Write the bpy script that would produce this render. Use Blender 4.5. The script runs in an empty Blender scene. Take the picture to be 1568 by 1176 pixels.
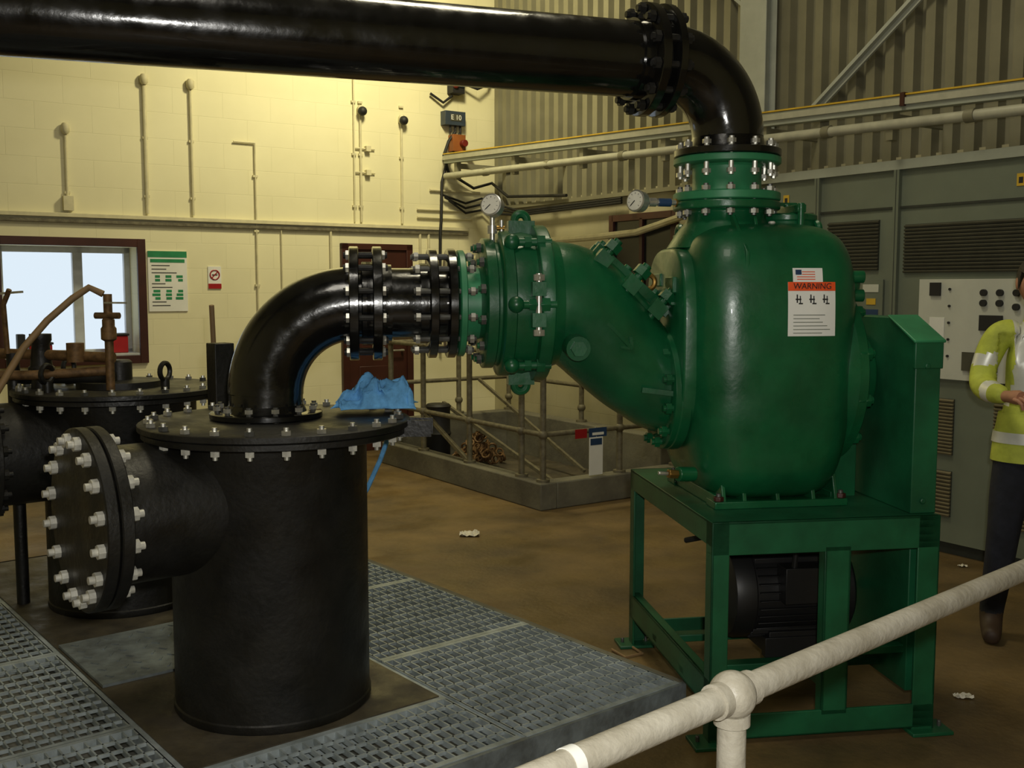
import bpy, bmesh, math, random
from mathutils import Vector as V, Matrix, noise
random.seed(7)
sc=bpy.context.scene
sc.view_settings.view_transform='Standard'
pi=math.pi

# ------------------------------------------------------------------ materials
def mat(name,col,rough=.5,metal=0.,var=.15,vs=6,bump=0.,bs=40,col2=None,spec=.5,coat=0.,emit=0.,rvar=0.):
    m=bpy.data.materials.new(name); m.use_nodes=True
    nt=m.node_tree; N=nt.nodes; L=nt.links
    bs_=N['Principled BSDF']
    tc=N.new('ShaderNodeTexCoord')
    nz=N.new('ShaderNodeTexNoise'); nz.inputs['Scale'].default_value=vs; nz.inputs['Detail'].default_value=7; nz.inputs['Roughness'].default_value=.6
    L.new(tc.outputs['Object'],nz.inputs['Vector'])
    rp=N.new('ShaderNodeValToRGB')
    a=[max(0,c*(1-var)) for c in col]; b=[min(1,c*(1+var)) for c in col]
    if col2: a=list(col2); b=list(col)
    rp.color_ramp.elements[0].position=.35; rp.color_ramp.elements[0].color=(*a,1)
    rp.color_ramp.elements[1].position=.65; rp.color_ramp.elements[1].color=(*b,1)
    L.new(nz.outputs['Fac'],rp.inputs['Fac']); L.new(rp.outputs['Color'],bs_.inputs['Base Color'])
    bs_.inputs['Roughness'].default_value=rough; bs_.inputs['Metallic'].default_value=metal
    bs_.inputs['Specular IOR Level'].default_value=spec
    bs_.inputs['Coat Weight'].default_value=coat
    if rvar>0:
        n3=N.new('ShaderNodeTexNoise'); n3.inputs['Scale'].default_value=vs*1.7; n3.inputs['Detail'].default_value=6
        L.new(tc.outputs['Object'],n3.inputs['Vector'])
        mr=N.new('ShaderNodeMapRange'); mr.inputs['From Min'].default_value=.35; mr.inputs['From Max'].default_value=.65
        mr.inputs['To Min'].default_value=max(.05,rough-rvar); mr.inputs['To Max'].default_value=min(1,rough+rvar)
        L.new(n3.outputs['Fac'],mr.inputs['Value']); L.new(mr.outputs['Result'],bs_.inputs['Roughness'])
    if bump>0:
        n2=N.new('ShaderNodeTexNoise'); n2.inputs['Scale'].default_value=bs; n2.inputs['Detail'].default_value=4
        L.new(tc.outputs['Object'],n2.inputs['Vector'])
        bp=N.new('ShaderNodeBump'); bp.inputs['Strength'].default_value=bump; bp.inputs['Distance'].default_value=.01
        L.new(n2.outputs['Fac'],bp.inputs['Height']); L.new(bp.outputs['Normal'],bs_.inputs['Normal'])
    if emit>0:
        bs_.inputs['Emission Color'].default_value=(*col,1); bs_.inputs['Emission Strength'].default_value=emit
    return m

def block_mat(name,col,col2,plane='xz',ox=0):
    m=mat(name,col,.6,0,.1,1.3,0,col2=col2)
    nt=m.node_tree; N=nt.nodes; L=nt.links; b=N['Principled BSDF']
    tc=N.new('ShaderNodeTexCoord'); sp=N.new('ShaderNodeSeparateXYZ'); cb=N.new('ShaderNodeCombineXYZ')
    L.new(tc.outputs['Object'],sp.inputs[0])
    L.new(sp.outputs['X' if plane=='xz' else 'Y'],cb.inputs['X']); L.new(sp.outputs['Z'],cb.inputs['Y'])
    br=N.new('ShaderNodeTexBrick'); L.new(cb.outputs[0],br.inputs['Vector'])
    br.inputs['Scale'].default_value=1.; br.inputs['Brick Width'].default_value=.45; br.inputs['Row Height'].default_value=.225
    br.inputs['Mortar Size'].default_value=.004; br.inputs['Mortar Smooth'].default_value=.8
    br.inputs['Color1'].default_value=(1,1,1,1); br.inputs['Color2'].default_value=(.97,.97,.97,1); br.inputs['Mortar'].default_value=(.88,.88,.86,1)
    mx=N.new('ShaderNodeMix'); mx.data_type='RGBA'; mx.blend_type='MULTIPLY'; mx.inputs['Factor'].default_value=.8
    src=b.inputs['Base Color'].links[0].from_socket
    L.new(src,mx.inputs['A']); L.new(br.outputs['Color'],mx.inputs['B']); L.new(mx.outputs['Result'],b.inputs['Base Color'])
    bp=N.new('ShaderNodeBump'); bp.inputs['Strength'].default_value=.22; bp.inputs['Distance'].default_value=.005; bp.invert=True
    L.new(br.outputs['Fac'],bp.inputs['Height']); L.new(bp.outputs['Normal'],b.inputs['Normal'])
    return m

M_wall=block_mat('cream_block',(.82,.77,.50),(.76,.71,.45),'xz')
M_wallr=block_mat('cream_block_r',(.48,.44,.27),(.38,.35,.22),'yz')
M_clad=mat('cladding_sheet',(.25,.235,.155),.5,.1,.12,2,col2=(.19,.178,.115))
M_beam=mat('beam_grey_paint',(.32,.34,.28),.5,0,.1,3)
M_ceil=mat('ceiling_sheet',(.3,.29,.24),.8)
M_floor=mat('floor_concrete',(.21,.138,.052),.5,0,.3,1.6,.3,30,col2=(.095,.064,.028),rvar=.2)
M_slab=mat('slab_concrete',(.10,.082,.05),.6,0,.3,4,.3,30,col2=(.042,.036,.026),rvar=.2)
M_pit=mat('pit_concrete',(.18,.17,.12),.8,0,.3,3,.3,30,col2=(.10,.092,.068))
M_green=mat('green_paint',(.005,.088,.030),.34,0,.22,5,.07,50,spec=.5,coat=.12,rvar=.08)
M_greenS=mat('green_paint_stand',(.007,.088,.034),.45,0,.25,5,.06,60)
M_greenL=mat('green_paint_pale_lit',(.03,.20,.085),.42,0,.2,5)  # pale green of the spools, also the lit tone on the guard top
M_black=mat('black_paint',(.005,.005,.0045),.19,0,.3,8,.07,40,spec=.6,coat=.35,rvar=.07)
M_blackm=mat('black_tank_paint',(.013,.012,.009),.5,0,.4,4,.22,45,col2=(.005,.005,.0045),rvar=.12)
M_blackr=mat('black_rubber',(.01,.01,.01),.6)
M_zinc=mat('zinc_bolt',(.55,.54,.48),.3,.75,.2,30)
M_bwht=mat('bolt_cap_pale',(.60,.59,.52),.4,.2,.2,30)
M_bdark=mat('bolt_dark',(.10,.10,.09),.4,.5,.2,30)
M_grat=mat('galvanised_grating',(.46,.52,.53),.5,.15,.3,12,col2=(.27,.31,.31))
M_plate=mat('galvanised_plate',(.25,.29,.30),.5,.2,.3,9,.4,25,col2=(.13,.145,.145))
M_under=mat('trench_floor',(.20,.195,.165),.8,0,.4,5,col2=(.08,.08,.065))
M_rail=mat('rail_paint_foreground',(.46,.43,.35),.55,0,.2,10,.3,55,col2=(.33,.30,.23),rvar=.12)
M_railb=mat('rail_pipe_aged',(.19,.17,.105),.6,.1,.2,20,.3,50,col2=(.11,.095,.06))
M_pipeW=mat('painted_pipe',(.42,.41,.31),.45,0,.1,10)
M_conduit=mat('cream_conduit',(.62,.57,.36),.6,0,.1,10)
M_steelw=mat('steel_painted_pale',(.42,.44,.38),.5,0,.1,4)
M_cab=mat('cabinet_grey',(.165,.19,.14),.5,0,.08,2,col2=(.135,.155,.115))
M_cabd=mat('cabinet_seam',(.03,.034,.025),.7)
M_louv=mat('louvre_dark',(.07,.068,.045),.6)
M_louvl=mat('louvre_tan',(.17,.145,.08),.6)
M_white=mat('white_board',(.80,.80,.74),.5,0,.04,5)
M_panelw=mat('white_panel',(.55,.56,.48),.45,0,.05,5)
M_brown=mat('brown_door_paint',(.05,.013,.008),.45)
M_dark=mat('dark_glass',(.010,.010,.009),.2)
M_orange=mat('orange_label',(.85,.10,.02),.5)
M_red=mat('red_plastic',(.35,.012,.015),.4)
M_redd=mat('isolator_knob_dark_red',(.16,.015,.01),.4)
M_blue=mat('blue_plastic',(.02,.05,.12),.4)
M_boxd=mat('slate_box',(.035,.05,.07),.45)
M_yel=mat('yellow_label',(.60,.38,.03),.5)
M_sgreen=mat('sign_green',(.02,.24,.09),.5)
M_txt=mat('print_black',(.015,.015,.015),.6)
M_orng2=mat('isolator_orange',(.28,.09,.02),.5)
M_brass=mat('brass',(.35,.2,.05),.35,.8)
M_hose=mat('tan_hose',(.26,.165,.075),.6)
M_rag=mat('blue_cloth',(.13,.38,.70),.85,0,.2,25,.4,80)
M_upvc=mat('upvc_frame',(.50,.52,.52),.4)
M_pap=mat('paper_litter',(.7,.66,.54),.7)
M_gface=mat('gauge_face',(.68,.66,.55),.3)
M_chain=mat('rusty_chain',(.16,.09,.035),.6,.4,.4,30)
M_motor=mat('motor_black',(.010,.010,.010),.45)

# ------------------------------------------------------------------ mesh builder
def fr(ax):
    ax=ax.normalized()
    t=V((0,0,1)) if abs(ax.z)<.9 else V((1,0,0))
    u=ax.cross(t).normalized(); w=ax.cross(u).normalized()
    return u,w
class B:
    def __init__(s,name,M=None):
        s.bm=bmesh.new(); s.mats=[]; s.name=name; s.M=M or Matrix()
    def add(s,vs,fs,m):
        if m not in s.mats: s.mats.append(m)
        k=s.mats.index(m); bv=[s.bm.verts.new(v) for v in vs]
        for f in fs:
            try:
                F=s.bm.faces.new([bv[i] for i in f]); F.material_index=k; F.smooth=True
            except ValueError: pass
    def box(s,c,d,m,R=None):
        c=V(c); vs=[]
        for x in(-.5,.5):
            for y in(-.5,.5):
                for z in(-.5,.5):
                    p=V((x*d[0],y*d[1],z*d[2]))
                    if R is not None: p=R@p
                    vs.append(c+p)
        s.add(vs,[(0,1,3,2),(4,6,7,5),(0,4,5,1),(2,3,7,6),(0,2,6,4),(1,5,7,3)],m)
    def bx(s,x0,x1,y0,y1,z0,z1,m): s.box(((x0+x1)/2,(y0+y1)/2,(z0+z1)/2),(abs(x1-x0),abs(y1-y0),abs(z1-z0)),m)
    def beam(s,p0,p1,w,h,m):
        p0=V(p0);p1=V(p1);a=(p1-p0); L=a.length; a.normalize()
        up=V((0,0,1)) if abs(a.z)<.95 else V((0,1,0))
        y=up.cross(a).normalized(); z=a.cross(y)
        R=Matrix((a,y,z)).transposed()
        s.box((p0+p1)/2,(L,w,h),m,R)
    def rings(s,rgs,m,caps=True,closed=False):
        n=len(rgs[0]); vs=[p for r in rgs for p in r]; fs=[]
        K=len(rgs)
        for i in range(K-1 if not closed else K):
            j=(i+1)%K
            for k in range(n):
                fs.append((i*n+k,i*n+(k+1)%n,j*n+(k+1)%n,j*n+k))
        if caps and not closed:
            fs.append(tuple(range(n-1,-1,-1))); fs.append(tuple((K-1)*n+k for k in range(n)))
        s.add(vs,fs,m)
    def cyl(s,p0,p1,r,m,r1=None,n=24,caps=True):
        p0=V(p0);p1=V(p1);u,w=fr(p1-p0); r1=r if r1 is None else r1
        R=[[p+u*rr*math.cos(2*pi*k/n)+w*rr*math.sin(2*pi*k/n) for k in range(n)] for p,rr in((p0,r),(p1,r1))]
        s.rings(R,m,caps)
    def lathe(s,o,ax,prof,m,n=40,caps=True):
        o=V(o);ax=V(ax).normalized();u,w=fr(ax)
        s.rings([[o+ax*t+(u*math.cos(2*pi*k/n)+w*math.sin(2*pi*k/n))*r for k in range(n)] for r,t in prof],m,caps)
    def tube(s,pts,r,m,n=16,caps=True,closed=False):
        pts=[V(p) for p in pts]; K=len(pts)
        rs=r if isinstance(r,(list,tuple)) else [r]*K
        T=[]
        for i in range(K):
            if closed: d=pts[(i+1)%K]-pts[i-1]
            else: d=pts[min(i+1,K-1)]-pts[max(i-1,0)]
            T.append(d.normalized())
        u,w=fr(T[0]); R=[]
        for i in range(K):
            if i: 
                q=T[i-1].rotation_difference(T[i]); u=(q@u).normalized()
                w=T[i].cross(u).normalized()
            R.append([pts[i]+(u*math.cos(2*pi*k/n)+w*math.sin(2*pi*k/n))*rs[i] for k in range(n)])
        s.rings(R,m,caps,closed)
    def sph(s,c,r,m,sc3=(1,1,1),n=20,q=12):
        c=V(c);R=[]
        for i in range(q+1):
            a=pi*i/q; rr=max(math.sin(a),.001)
            R.append([c+V((rr*math.cos(2*pi*k/n)*r*sc3[0],rr*math.sin(2*pi*k/n)*r*sc3[1],-math.cos(a)*r*sc3[2])) for k in range(n)])
        s.rings(R,m)
    def prism(s,poly,vec,m):
        n=len(poly);vec=V(vec);vs=[V(p) for p in poly]+[V(p)+vec for p in poly]
        fs=[tuple(range(n-1,-1,-1)),tuple(range(n,2*n))]+[(k,(k+1)%n,n+(k+1)%n,n+k) for k in range(n)]
        s.add(vs,fs,m)
    def torus(s,c,ax,R,r,m,n=24,k=10):
        c=V(c);u,w=fr(V(ax))
        s.tube([c+(u*math.cos(2*pi*i/n)+w*math.sin(2*pi*i/n))*R for i in range(n)],r,m,k,closed=True)
    def bolts(s,c,ax,rb,nb,l0,l1,rr,m,mn=None,ph=.5,nut=True):
        c=V(c);ax=V(ax).normalized();u,w=fr(ax);mn=mn or m
        for i in range(nb):
            a=2*pi*(i+ph)/nb; p=c+(u*math.cos(a)+w*math.sin(a))*rb
            s.cyl(p+ax*l0,p+ax*l1,rr,m,n=8)
            if nut:
                e=rr*1.7
                s.cyl(p+ax*(l0+rr*.8),p+ax*(l0+rr*2.4),e,mn,n=6)
                s.cyl(p+ax*(l1-rr*2.4),p+ax*(l1-rr*.8),e,mn,n=6)
    def done(s,bevel=0,parent=None,ang=38,recalc=True):
        if recalc: bmesh.ops.recalc_face_normals(s.bm,faces=s.bm.faces)
        for e in s.bm.edges:
            if len(e.link_faces)==2 and e.calc_face_angle(0)>math.radians(ang): e.smooth=False
        me=bpy.data.meshes.new(s.name); s.bm.to_mesh(me); s.bm.free()
        for m in s.mats: me.materials.append(m)
        o=bpy.data.objects.new(s.name,me); sc.collection.objects.link(o); o.matrix_world=s.M
        if bevel:
            b=o.modifiers.new('b','BEVEL'); b.width=bevel; b.segments=2; b.limit_method='ANGLE'; b.angle_limit=math.radians(45)
        if parent: o.parent=parent; o.matrix_parent_inverse=parent.matrix_world.inverted()
        return o
def text(parent,name,s,M,size,m,ext=.0008):
    c=bpy.data.curves.new(name,'FONT'); c.body=s; c.size=size; c.extrude=ext; c.align_x='CENTER'; c.align_y='CENTER'
    c.materials.append(m); o=bpy.data.objects.new(name,c); sc.collection.objects.link(o)
    o.parent=parent; o.matrix_local=M
    return o
def arc(c,u,w,R,a0,a1,n):
    c=V(c);u=V(u);w=V(w)
    return [c+u*R*math.cos(a0+(a1-a0)*i/n)+w*R*math.sin(a0+(a1-a0)*i/n) for i in range(n+1)]

# ------------------------------------------------------------------ frames
def frame2(o,xa): # origin, x axis angle
    return Matrix.Translation(V((o[0],o[1],0)))@Matrix.Rotation(xa,4,'Z')
ROOM=frame2((-.184,11.2),math.atan2(-.559,-.829))   # x: along back wall away from corner, y: into room
STAND=frame2((.70,3.57),math.radians(8.5))
PLAT=frame2((.649,3.92),math.atan2(.777,-.629))      # x = q (away), y = a (left/near)
H=6.0

# ------------------------------------------------------------------ room shell
b=B('floor',ROOM); b.bx(-.2,10.2,-.3,12.7,-.2,0,M_floor); b.done()
b=B('ceiling',ROOM); b.bx(-.2,10.2,-.3,12.7,H,H+.1,M_ceil); b.done()
ws0,ws1,wz0,wz1=3.72,4.80,1.04,1.98
b=B('wall_back',ROOM)
T=-.34
b.bx(-.2,ws0,T,0,0,H,M_wall); b.bx(ws1,10.2,T,0,0,H,M_wall); b.bx(ws0,ws1,T,0,0,wz0,M_wall); b.bx(ws0,ws1,T,0,wz1,H,M_wall)
b.done()
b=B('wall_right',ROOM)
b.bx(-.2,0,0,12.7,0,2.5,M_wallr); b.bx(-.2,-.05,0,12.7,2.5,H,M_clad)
pts=[];t=.0;p=.15
while t<12.6:
    pts+=[(-.02,t),(-.02,t+.055),(.045,t+.068),(.045,t+.137)]; t+=p
vs=[];fs=[]
for i,(x,y) in enumerate(pts):
    vs+=[V((x,y,2.47)),V((x,y,H))]
    if i: fs.append((2*i-2,2*i,2*i+1,2*i-1))
b.add(vs,fs,M_clad); b.bx(-.01,.06,0,12.6,2.44,2.475,M_clad)
b.done()
b=B('wall_left',ROOM); b.bx(10,10.2,0,12.7,0,H,M_wall); b.done()
b=B('wall_front',ROOM); b.bx(0,10,12.5,12.7,0,H,M_wall); b.done()

b=B('trim_ledge',ROOM); b.bx(.35,10,0,.05,2.215,2.25,M_conduit); b.bx(.35,10,.0,.035,2.17,2.2,M_railb); b.done(.004)

# window
b=B('window_1',ROOM)
f=.07
for (x0,x1,z0,z1) in ((ws0-f,ws0,wz0-f,wz1+f),(ws1,ws1+f,wz0-f,wz1+f),(ws0,ws1,wz0-f,wz0),(ws0,ws1,wz1,wz1+f)):
    b.bx(x0,x1,-.02,.03,z0,z1,M_brown)
d0,d1=-.30,-.24; g=.05
for (x0,x1,z0,z1) in ((ws0,ws0+g,wz0,wz1),(ws1-g,ws1,wz0,wz1),(ws0,ws1,wz0,wz0+g),(ws0,ws1,wz1-g,wz1),(4.12,4.20,wz0,wz1)):
    b.bx(x0,x1,d0,d1,z0,z1,M_upvc)
b.bx(ws0,ws1,-.24,.02,wz0,wz0+.02,M_upvc)
b.done(.003)
b=B('red_box',ROOM); b.bx(3.80,3.95,-.20,-.06,wz0+.022,wz0+.17,M_red); b.bx(3.79,3.96,-.21,-.05,wz0+.17,wz0+.19,M_blackr); b.done(.006)
b=B('red_box.001',ROOM); b.bx(4.42,4.60,-.20,-.06,wz0+.022,wz0+.11,M_red); b.bx(4.41,4.61,-.21,-.05,wz0+.11,wz0+.13,M_blackr);b.bx(4.62,4.68,-.2,-.1,wz0+.022,wz0+.2,M_blackr); b.done(.006)

# door
b=B('door_1',ROOM)
b.bx(1.08,1.74,0,.03,0,2.0,M_brown); b.bx(1.02,1.09,0,.05,0,2.06,M_brown); b.bx(1.73,1.80,0,.05,0,2.06,M_brown); b.bx(1.02,1.80,0,.05,2.0,2.06,M_brown)
b.cyl((1.15,.03,1.0),(1.15,.08,1.0),.012,M_zinc); b.cyl((1.15,.08,1.0),(1.27,.08,1.0),.01,M_zinc)
for z0 in (.2,1.15): b.bx(1.2,1.62,.03,.038,z0,z0+.65,M_brown)
b.done(.004)

# wall signs
b=B('safety_sign_green',ROOM)
b.bx(3.29,3.63,0,.012,1.42,1.95,M_white); b.bx(3.29,3.63,.012,.014,1.895,1.95,M_sgreen); b.bx(3.31,3.61,.012,.014,1.85,1.88,M_sgreen)
for i in range(12):
    z=1.82-i*.032
    w=random.uniform(.1,.28)
    if i in(3,4,7,8,9):
        for k in range(3): b.bx(3.33+k*.1,3.37+k*.1+random.uniform(0,.03),.012,.014,z-.008,z+.014,M_sgreen)
    else: b.bx(3.60-w,3.60,.012,.014,z,z+.007,M_txt)
b.done()
b=B('no_smoking_sign',ROOM)
b.bx(2.98,3.10,0,.01,1.62,1.82,M_white); b.bx(2.98,3.10,.01,.012,1.62,1.665,M_red)
b.torus((3.04,.012,1.745),(0,1,0),.042,.006,M_red,20,6)
b.beam((3.01,.012,1.775),(3.07,.012,1.715),.006,.008,M_red); b.beam((3.015,.012,1.745),(3.065,.012,1.745),.004,.008,M_txt)
b.done()

# wall conduits
def conduit(name,pts,r,m,boxes=()):
    b=B(name,ROOM); b.tube(pts,r,m,8)
    for c,d,mm in boxes: b.box(c,d,mm)
    return b.done()
y=.02
b=B('wall_conduits',ROOM)
def vline(s,z0,z1,cap=True,r=.012):
    b.tube([(s,y,z0),(s,y,z1)],r,M_conduit,8)
    for k in range(int((z1-z0)/.5)+1): b.box((s,.012,z0+.15+k*.5),(.045,.024,.02),M_conduit)
    if cap: b.lathe((s,.03,z1),(0,0,1),[(.02,-.05),(.035,-.03),(.035,.02),(.02,.04)],M_conduit,12)
vline(4.27,2.27,2.95); vline(3.62,2.27,3.42,r=.016); vline(3.22,2.27,3.42); vline(2.64,0,2.95,False,.008)
b.box((4.27,.03,2.33),(.08,.06,.12),M_conduit)
b.tube([(2.64,y,2.95),(2.84,y,2.95)],.008,M_conduit,8)
vline(1.57,2.27,3.35); vline(1.12,2.27,3.3); vline(1.64,2.27,3.9,False,.008)
for s,z in((1.57,3.33),(1.12,3.28)): b.sph((s,.07,z),.045,M_blackr); b.cyl((s,0,z),(s,.07,z),.025,M_blackr)
for z in(2.75,2.98): b.tube([(1.64,y,z),(1.42,y,z)],.008,M_conduit,8); b.box((1.5,.03,z),(.05,.05,.05),M_conduit)
for s in(.82,.92): b.tube([(s,y,1.2),(s,y,2.2)],.014,M_conduit,8)
b.tube([(1.9,y,1.6),(1.9,y,2.2)],.012,M_conduit,8)
b.tube([(2.4,y,0),(2.4,y,2.2)],.006,M_conduit,8)
b.tube([(.95,y,2.34),(.3,y,2.34)],.010,M_conduit,8); b.tube([(.95,y,2.42),(.3,y,2.42)],.010,M_conduit,8); b.tube([(.8,y,2.62),(.2,y,2.62)],.012,M_conduit,8)
b.done()
b=B('electrical_boxes',ROOM)
b.bx(.44,.58,.001,.12,3.60,3.90,M_blackr); b.bx(.45,.51,.12,.135,3.66,3.84,M_boxd); b.sph((.55,.13,3.67),.03,M_redd); b.cyl((.5,.12,3.82),(.5,.18,3.82),.03,M_txt)
b.bx(.42,.66,.001,.10,3.28,3.42,M_boxd); b.bx(.47,.60,.10,.105,3.32,3.39,M_louv)
for k in range(3): b.cyl((.46+k*.06,.06,3.28),(.46+k*.06,.06,3.21),.012,M_blackr)
b.bx(.42,.57,.001,.10,3.02,3.19,M_orng2); b.cyl((.46,.10,3.10),(.46,.16,3.10),.035,M_redd); b.cyl((.36,.06,3.0),(.36,.15,3.0),.03,M_redd)
e=b.done(.005)
text(e,'box_text','E 10',Matrix.Translation((.535,.107,3.355))@Matrix.Rotation(pi,4,'Z')@Matrix.Rotation(pi/2,4,'X'),.07,M_white)
b=B('power_cables',ROOM)
b.tube([(.46,.05,3.21),(.5,.06,3.1),(.62,.055,2.9),(.68,.055,2.7),(.70,.07,2.3),(.71,.07,2.2),(.71,.055,1.6),(.71,.055,1.0)],.016,M_blackr,8)
b.tube([(.55,.05,3.58),(.66,.06,3.50),(.8,.04,3.58)],.014,M_blackr,8)
b.tube([(.42,.1,3.7),(.3,.14,3.66),(.16,.1,3.72),(.1,.07,3.8)],.014,M_blackr,8)
b.tube([(.52,.06,3.22),(.6,.06,3.12),(.66,.06,2.97),(.60,.06,2.8),(.3,.06,2.66),(.10,.1,2.72),(.10,.4,2.56),(.10,1.4,2.5)],.016,M_blackr,8)
for k in range(3):
    b.tube([(.7-.05*k,.06,2.58-.03*k),(.4,.06,2.5-.05*k),(.2,.06,2.56-.06*k),(.09,.15,2.5-.05*k),(.09,.6,2.4-.02*k),(.09,2.2,2.42-.02*k)],.012,M_blackr,8)
b.done()

# right wall steel: column, bracing, pipes
b=B('steel_column',ROOM); b.bx(.06,.16,3.72,3.86,2.5,H,M_steelw); b.bx(.16,.17,3.66,3.92,2.5,H,M_steelw); b.bx(.05,.06,3.66,3.92,2.5,H,M_steelw); b.done(.003)
b=B('diagonal_brace',ROOM); b.beam((.1,4.3,2.87),(.1,7.4,5.15),.02,.08,M_steelw); b.beam((.12,4.3,2.87),(.12,7.4,5.15),.05,.015,M_steelw)
b.beam((.07,3.6,3.77),(.07,1.0,5.9),.01,.025,M_steelw); b.beam((.07,5.1,5.6),(.07,7.6,3.2),.008,.02,M_steelw); b.done()
b=B('wall_pipe_run',ROOM)
w=.5
def za(t): return 2.93-.036*t
def zb(t): return 2.76-.026*t
b.beam((w+.16,.12,za(.1)),(w,8,za(8)),.07,.085,M_beam); b.beam((w+.20,.12,za(.1)+.01),(w+.04,8,za(8)+.01),.02,.04,M_pipeW)
b.beam((w+.16,.12,za(.1)+.05),(w,8,za(8)+.05),.09,.010,M_yel)
b.tube([(w+.17,.12,zb(.1)),(w,8,zb(8))],.032,M_pipeW,14)
for k in range(8):
    t=.3+k*1.0; zz=za(t); x=w+.14-.02*t
    b.bx(0,x,t-.02,t+.02,zz-.10,zz-.05,M_clad)
    b.bx(x-.02,x+.03,t-.025,t+.025,zz-.21,zz-.03,M_clad)
    b.cyl((x+.01,t+.5,zb(t+.5)),(x+.01,t+.56,zb(t+.5)),.04,M_orng2 if k in(3,) else M_clad)
b.bx(w+.06,w+.11,5.4,5.43,za(5.4)-.02,za(5.4)+.06,M_brown)
b.done()
conduit('flexible_conduit',[(.3,.04,1.93),(.10,.4,2.0),(.085,.9,2.08),(.085,1.8,2.09),(.085,2.4,2.11),(.085,3.0,2.22),(.085,3.8,2.24)],.03,M_conduit)

b=B('window_2',ROOM)
b.bx(.0,.012,2.0,2.8,1.4,2.24,M_dark)
for (y0,y1,z0,z1) in((1.96,2.02,1.36,2.28),(2.78,2.84,1.36,2.28),(2.0,2.8,1.36,1.41),(2.0,2.8,2.22,2.28),(2.38,2.42,1.4,2.24)): b.bx(0,.04,y0,y1,z0,z1,M_brown)
b.done(.003)

# control cabinets
b=B('control_cabinet',ROOM)
cx=.42
b.bx(.002,cx,3.95,8.2,.08,2.40,M_cab); b.bx(.002,cx-.05,3.95,8.2,0,.08,M_cabd)
b.bx(.002,cx+.03,3.9,8.25,2.36,2.42,M_beam)
b.bx(cx,cx+.012,3.95,8.2,2.12,2.135,M_cabd)
for t in(3.97,4.66,5.28,6.35,7.4): b.bx(cx,cx+.03,t-.02,t+.02,.08,2.36,M_cab); b.bx(cx,cx+.032,t-.002,t+.002,.08,2.36,M_cabd)
def louv(y0,y1,z0,z1,m=M_louv,n=14):
    b.bx(cx,cx+.008,y0,y1,z0,z1,M_cabd)
    for i in range(n):
        z=z0+(z1-z0)*(i+.5)/n
        b.box((cx+.012,(y0+y1)/2,z),(.02,y1-y0,(z1-z0)/n*.5),m,Matrix.Rotation(.5,3,'Y'))
louv(4.75,5.15,1.74,2.06); louv(5.34,6.28,1.72,2.02,n=14); louv(6.45,7.3,1.72,2.02)
for (y0,y1) in((5.45,5.72),(5.98,6.28),(6.5,6.9),(4.8,5.1)):
    louv(y0,y1,.62,.96,M_louvl,16); louv(y0,y1,.24,.52,M_louvl,12)
b.bx(cx+.005,cx+.03,5.47,6.9,1.08,1.68,M_panelw)
for (t,z) in((5.9,1.60),(6.0,1.60),(5.9,1.54),(6.0,1.54),(6.1,1.60),(6.1,1.52)): b.cyl((cx+.03,t,z),(cx+.05,t,z),.02,M_txt,n=16)
b.bx(cx+.03,cx+.045,5.55,5.62,1.58,1.66,M_txt); b.bx(cx+.03,cx+.045,5.88,6.02,1.38,1.47,M_txt); b.bx(cx+.03,cx+.045,5.78,6.0,1.14,1.25,M_louv)
b.bx(cx+.03,cx+.034,5.55,5.65,1.2,1.45,M_white); 
for k in range(5): b.cyl((cx+.03,5.68,1.62-k*.1),(cx+.04,5.68,1.62-k*.1),.008,M_txt,n=8)
b.bx(cx+.005,cx+.02,5.02,5.2,1.35,1.68,M_cab); b.bx(cx+.02,cx+.024,5.05,5.17,1.60,1.65,M_panelw); b.bx(cx+.02,cx+.024,5.08,5.15,1.52,1.56,M_yel); b.bx(cx+.02,cx+.024,5.05,5.17,1.45,1.49,M_blue)
for z in(1.38,1.42): b.cyl((cx+.02,5.1,z),(cx+.04,5.1,z),.018,M_txt,n=12)
for t in(4.35,6.05): b.bx(cx+.001,cx+.004,t,t+.05,2.2,2.27,M_yel); b.bx(cx+.004,cx+.005,t+.012,t+.038,2.215,2.25,M_txt)
for t in(5.2,6.28): b.cyl((cx+.01,t,1.25),(cx+.05,t,1.25),.012,M_zinc); b.bx(cx+.04,cx+.05,t-.01,t+.01,1.15,1.27,M_zinc)
b.done(.002)

# ------------------------------------------------------------------ pit curb + railings
b=B('pit_curb',ROOM)
s0,s1,t0,t1=.3,1.75,.75,3.3
b.bx(s1-.15,s1+.0,t0,t1,0,.2,M_pit); b.bx(s0,s1-.15,t1-.15,t1,0,.2,M_pit); b.bx(s0,s1-.15,t0,t0+.15,0,.42,M_pit); b.bx(s0,s0+.15,t0+.15,t1-.15,0,.42,M_pit)
b.bx(s0+.15,s1-.15,t0+.15,t1-.15,0,.03,M_slab)
b.done(.01)
b=B('pit_railing',ROOM)
def rail(p,q,zs,r=.02): 
    for z in zs: b.tube([(p[0],p[1],z),(q[0],q[1],z)],r,M_railb,10)
def post(s,t,z0=.2,z1=1.15):
    b.tube([(s,t,z0),(s,t,z1)],.024,M_railb,10); b.cyl((s,t,z0),(s,t,z0+.02),.05,M_railb,n=12)
    for z in(.55,1.13): b.sph((s,t,z),.038,M_railb,n=12,q=8)
xs=s1-.07
rail((xs,t0),(xs,t1-.07),(.55,1.13)); rail((xs,t1-.07),(s0,t1-.07),(.55,1.13)); rail((s0+.07,t0+.07),(xs,t0+.07),(.75,1.13)); rail((s0+.07,t0+.07),(s0+.07,t1-.07),(.75,1.13))
for t in(t0+.07,1.43,2.2,2.95,t1-.07): post(xs,t)
post(.95,t1-.07); post(s0+.07,t1-.07); post(.95,t0+.07,.42); post(s0+.07,t0+.07,.42); post(s0+.07,2,.42)
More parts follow.
